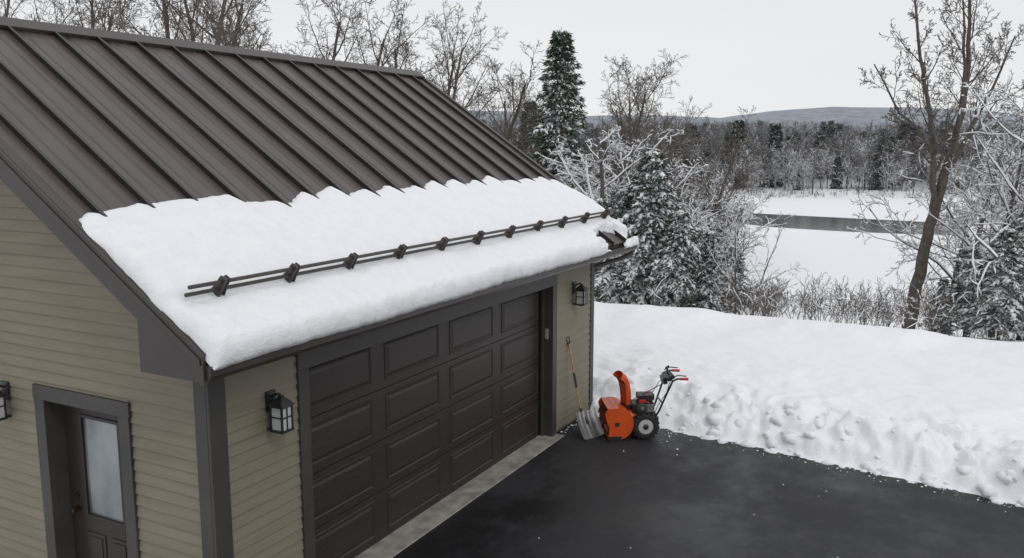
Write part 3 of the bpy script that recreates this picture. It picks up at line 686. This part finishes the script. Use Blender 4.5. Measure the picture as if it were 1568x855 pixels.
# conifers
def conifer(name,seed,Ht,Rb,nb,snow,mats,t0=.06,nd=.11,droop=.35,step=.2,scl=1.,pw=.8,sr=1.,tier=.5):
    rg=random.Random(seed);m=M();m.tube([(0,0,-.3),(0,0,Ht*.5),(0,0,Ht)],[Ht*.012,Ht*.008,.01],7,0)
    for b in range(nb):
        q=(b+rg.random())/nb;hf=t0+(1-t0)*(1-(1-q)**1.15);hf=round(hf*nb/7+rg.uniform(-.3,.3))/(nb/7)*tier+hf*(1-tier);z=Ht*min(hf,.99)*.985
        f=max(0,1-hf);a=b*2.399+rg.uniform(-.4,.4)
        lump=.80+.28*math.sin(a*2+hf*9+seed)+.12*math.sin(a*3-hf*17)
        L=(Rb*(f**pw)*rg.uniform(.5,1.15)*lump+.12*scl)
        nn=max(3,int(L/step));o=Vector((math.cos(a),math.sin(a),0));sd=Vector((-o.y,o.x,0));pts=[]
        cv=rg.uniform(-.2,.2);dr_=droop*rg.uniform(.7,1.3)
        for i in range(nn+1):
            t=i/nn;pts.append(Vector((0,0,z))+o*L*t+sd*L*cv*t*t+Vector((0,0,L*((.30*(1-f)-.05)*t-dr_*t*t+.10*t**3)+rg.uniform(-.02,.02))))
        m.tube(pts,[(.016*(1-.7*i/nn)+.003)*scl for i in range(nn+1)],3,0,cap=False)
        def needles(p,dr,n,l):
            for _ in range(n):
                p2=p+rv(rg)*.03*scl;d2=(dr+rv(rg)*.45+Vector((0,0,-.25))).normalized();w=d2.cross(rv(rg)).normalized()*l*.16
                m.add([p2-w,p2+w,p2+d2*l*rg.uniform(.8,1.4)],[(0,1,2)],1)
        for i in range(1,nn+1):
            t=i/nn
            for s_ in(-1,1):
                tl=(.38*L*(1-t)**.8+.10*scl)*rg.uniform(.6,1.2)*(.6 if t<.2 else 1)
                td=(o*.75+sd*s_*rg.uniform(.5,1.)+Vector((0,0,rg.uniform(-.45,0)))).normalized();n2=max(2,int(tl/(.10*scl)))
                tp=[pts[i]+td*tl*(j/n2)+Vector((0,0,-.22*tl*(j/n2)**2)) for j in range(n2+1)]
                for p in tp: needles(p,td,5,nd)
                if rg.random()<snow:
                    k_=rg.randint(0,1);sp=[p+Vector((0,0,.018*scl)) for p in tp[k_:]]
                    if len(sp)>=2:
                        rr=[sr*scl*rg.uniform(.024,.050)*(.5 if (j==0 or j==len(sp)-1) else 1) for j in range(len(sp))];m.tube(sp,rr,5,2,cap=True)
            needles(pts[i],o,5,nd*1.1)
            if rg.random()<snow:
                r=sr*scl*rg.uniform(.035,.08);m.tube([pts[i-1]+Vector((0,0,.02)),(pts[i-1]+pts[i])/2+sd*rg.uniform(-.03,.03)+Vector((0,0,.03)),pts[i]+Vector((0,0,.015))],[r*.5,r,r*.5],5,2)
    return m.mesh(name,mats,True)
c1=conifer('spruce_a',4,13,3.5,215,.42,[BARK,NEEDLE,SNOWC],t0=.04,nd=.18,droop=.30,step=.28,scl=1.6,pw=.92,tier=.15)
c2=conifer('spruce_b',9,5.5,1.75,185,.95,[BARK,NEEDLE,SNOWC],t0=.14,nd=.12,droop=.5,pw=.66,sr=1.2)
c3=conifer('spruce_c',12,5.5,1.95,185,.95,[BARK,NEEDLE,SNOWC],t0=.26,nd=.12,droop=.55,pw=.58,sr=1.2)
place('spruce_tree',c1,858,45,45,13,rz=1)
place('spruce_tree',c1,812,62,150,13,rz=3)
for px,dep,ty,c in [(1000,26,226,c2),(955,27,285,c3),(1045,25,318,c3),(1095,25,350,c2),(1128,26,372,c3),(1500,25,375,c3),(1555,23,345,c2),(1462,29,425,c2),(1605,24,300,c3),(985,31,270,c2),(1530,28,400,c3),(920,33,300,c3),(1070,28,345,c2)]:
    place('spruce_tree',c,px,dep,ty,5.5,sx=random.uniform(1.0,1.25))
# slender stems and brush along the crest
rg=random.Random(77);m=M()
SHP=dict(seg=[4,3,2],k=[4,3,3],wob=[.12,.2,.2],up=[.05,.05,0],n=[6,4],t0=[.25,.2],ang=[(20,50),(25,60)],lr=[.5,.5],rr=.6,rmin=.0045,snow=.15)
def brush(n,pa,pb,da,db,ha,hb):
    for i in range(n):
        px=rg.uniform(pa,pb);dep=rg.uniform(da,db);x,y=site(dep,pxlat(px,dep))
        if x<20.0: x=20.0+rg.random()*1.5
        grow(m,rg,(x,y,hz(x,y)-.05),Vector((rg.gauss(0,.25),rg.gauss(0,.25),1)),rg.uniform(ha,hb),.010,0,SHP)
brush(130,1175,1385,21,27,.6,1.4);brush(45,910,1180,22,28,.7,1.6);brush(90,1390,1640,20,30,.8,1.8);brush(50,1130,1200,22,26,.6,1.4)
m.obj('brush_thicket',[BARK,SNOWC],None,smooth=False)
m=M()
for i in range(16):
    px=rg.uniform(915,1165);dep=rg.uniform(26,32);x,y=site(dep,pxlat(px,dep));x=max(x,20.6)
    grow(m,rg,(x,y,hz(x,y)-.2),Vector((rg.gauss(0,.1),rg.gauss(0,.1),1)),rg.uniform(2.5,4.2),.035,0,dict(SHP,snow=.4,seg=[6,4,3]))
m.obj('sapling_thicket',[BARKS,SNOWC],None,smooth=False)
# distant forest (instanced)
FP=dict(seg=[5,3,2,2],k=[4,3,3,3],wob=[.05,.14,.18,.2],up=[.03,.10,.05,.03],n=[13,7,5],t0=[.22,.15,.12],ang=[(25,50),(28,58),(28,60)],lr=[.46,.5,.55],rr=.5,rmin=.028,ribbon=True)
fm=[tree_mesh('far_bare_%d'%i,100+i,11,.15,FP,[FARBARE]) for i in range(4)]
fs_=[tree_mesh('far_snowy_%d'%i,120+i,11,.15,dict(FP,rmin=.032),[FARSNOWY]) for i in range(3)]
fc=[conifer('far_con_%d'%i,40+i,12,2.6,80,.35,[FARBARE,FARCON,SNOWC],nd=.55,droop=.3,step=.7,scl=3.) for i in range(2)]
DF=empty('distant_forest');rg=random.Random(5)
def inst(me,x,y,s,sx=1):
    o=bpy.data.objects.new('tree',me);o.location=(x,y,hz(x,y)-.2);o.scale=(s*sx,s*sx,s);o.rotation_euler=(0,0,rg.uniform(0,6.28));o.parent=DF;COL.objects.link(o)
def scat(n,d0,d1,p0,p1,hs,pc=.12,ps=.3):
    for i in range(n):
        dep=math.sqrt(rg.uniform(d0*d0,d1*d1));lat=pxlat(rg.uniform(p0,p1),dep);x,y=site(dep,lat)
        L=np.interp(dep,LD,LLv);R=np.interp(dep,RD,RLv)
        if dep<270 and L-3<lat<R+3: continue
        q=rg.random();me=rg.choice(fc) if q<pc else (rg.choice(fs_) if q<pc+ps else rg.choice(fm))
        inst(me,x,y,rg.uniform(*hs)/11,rg.uniform(.9,1.4))
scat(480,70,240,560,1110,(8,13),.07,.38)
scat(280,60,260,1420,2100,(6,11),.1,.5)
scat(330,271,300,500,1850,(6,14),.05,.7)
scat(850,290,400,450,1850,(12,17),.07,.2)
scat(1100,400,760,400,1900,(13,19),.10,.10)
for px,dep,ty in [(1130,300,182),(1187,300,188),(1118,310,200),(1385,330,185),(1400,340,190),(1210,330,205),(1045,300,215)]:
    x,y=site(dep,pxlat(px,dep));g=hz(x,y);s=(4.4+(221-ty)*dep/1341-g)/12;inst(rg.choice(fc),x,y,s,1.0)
# shoreline brush (mesh) on the far bank
m=M()
for i in range(900):
    dep=rg.uniform(264,290) if i%3 else rg.uniform(225,270)
    R=float(np.interp(dep,RD,RLv));L=float(np.interp(dep,LD,LLv))
    lat=rg.uniform(L-10,R+20) if dep>266 else rg.choice([rg.uniform(L-15,L+3),rg.uniform(R-3,R+25)])
    x,y=site(dep,lat);g=hz(x,y);h=rg.uniform(.8,2.8)
    for q in range(7):
        d=Vector((rg.gauss(0,.4),rg.gauss(0,.4),1)).normalized();w=Vector((rg.gauss(0,1),rg.gauss(0,1),0)).normalized()*.05;p=Vector((x+rg.gauss(0,.5),y+rg.gauss(0,.5),g-.1))
        m.add([p-w,p+w,p+d*h],[(0,1,2)])
m.obj('shoreline_brush',FARBARE)
# ---------------------------------------------------------------- world, sun, camera
w=bpy.data.worlds.new('sky');sc.world=w;w.use_nodes=True;nt=w.node_tree;nt.nodes.clear()
out=nt.nodes.new('ShaderNodeOutputWorld');b1=nt.nodes.new('ShaderNodeBackground');b2=nt.nodes.new('ShaderNodeBackground');mx=nt.nodes.new('ShaderNodeMixShader')
sky=nt.nodes.new('ShaderNodeTexSky');sky.sky_type='NISHITA';sky.sun_disc=False;sky.sun_elevation=math.radians(42);sky.sun_rotation=math.radians(205)
hsv=nt.nodes.new('ShaderNodeHueSaturation');hsv.inputs['Saturation'].default_value=.25;nt.links.new(sky.outputs[0],hsv.inputs['Color']);nt.links.new(hsv.outputs[0],b1.inputs[0]);b1.inputs[1].default_value=.1
tc=nt.nodes.new('ShaderNodeTexCoord');sx=nt.nodes.new('ShaderNodeSeparateXYZ');nt.links.new(tc.outputs['Generated'],sx.inputs[0])
mp=nt.nodes.new('ShaderNodeMapping');mp.inputs['Scale'].default_value=(1,1,5);nt.links.new(tc.outputs['Generated'],mp.inputs[0])
nz=nt.nodes.new('ShaderNodeTexNoise');nz.inputs['Scale'].default_value=1.6;nz.inputs['Detail'].default_value=4;nt.links.new(mp.outputs[0],nz.inputs['Vector'])
ma=nt.nodes.new('ShaderNodeMath');ma.operation='MULTIPLY_ADD';ma.inputs[1].default_value=.20;nt.links.new(nz.outputs['Fac'],ma.inputs[0]);nt.links.new(sx.outputs[2],ma.inputs[2])
rp=nt.nodes.new('ShaderNodeValToRGB');e=rp.color_ramp.elements;e[0].position=.05;e[0].color=(.92,.93,.94,1);e[1].position=1;e[1].color=(.96,.97,.99,1)
q=e.new(.28);q.color=(.83,.84,.86,1);nt.links.new(ma.outputs[0],rp.inputs[0]);nt.links.new(rp.outputs[0],b2.inputs[0]);b2.inputs[1].default_value=1
mx.inputs[0].default_value=.88;nt.links.new(b1.outputs[0],mx.inputs[1]);nt.links.new(b2.outputs[0],mx.inputs[2]);nt.links.new(mx.outputs[0],out.inputs[0])
s=bpy.data.lights.new('sun','SUN');s.energy=.5;s.angle=math.radians(16);s.color=(1,.98,.95);so=bpy.data.objects.new('sun',s);COL.objects.link(so)
az=math.radians(205);el=math.radians(42);dv=Vector((math.sin(az)*math.cos(el),math.cos(az)*math.cos(el),math.sin(el)));so.rotation_euler=dv.to_track_quat('Z','Y').to_euler();so.location=(0,-10,20)
c=bpy.data.cameras.new('camera');c.sensor_width=36;c.lens=36*1324.7/1568;c.clip_end=6000;co=bpy.data.objects.new('camera',c);co.location=(0,0,4.4)
co.rotation_euler=(math.pi/2-.1544,0,.4876-math.pi/2);COL.objects.link(co);sc.camera=co
sc.view_settings.view_transform='Standard';sc.view_settings.look='None';sc.view_settings.exposure=0
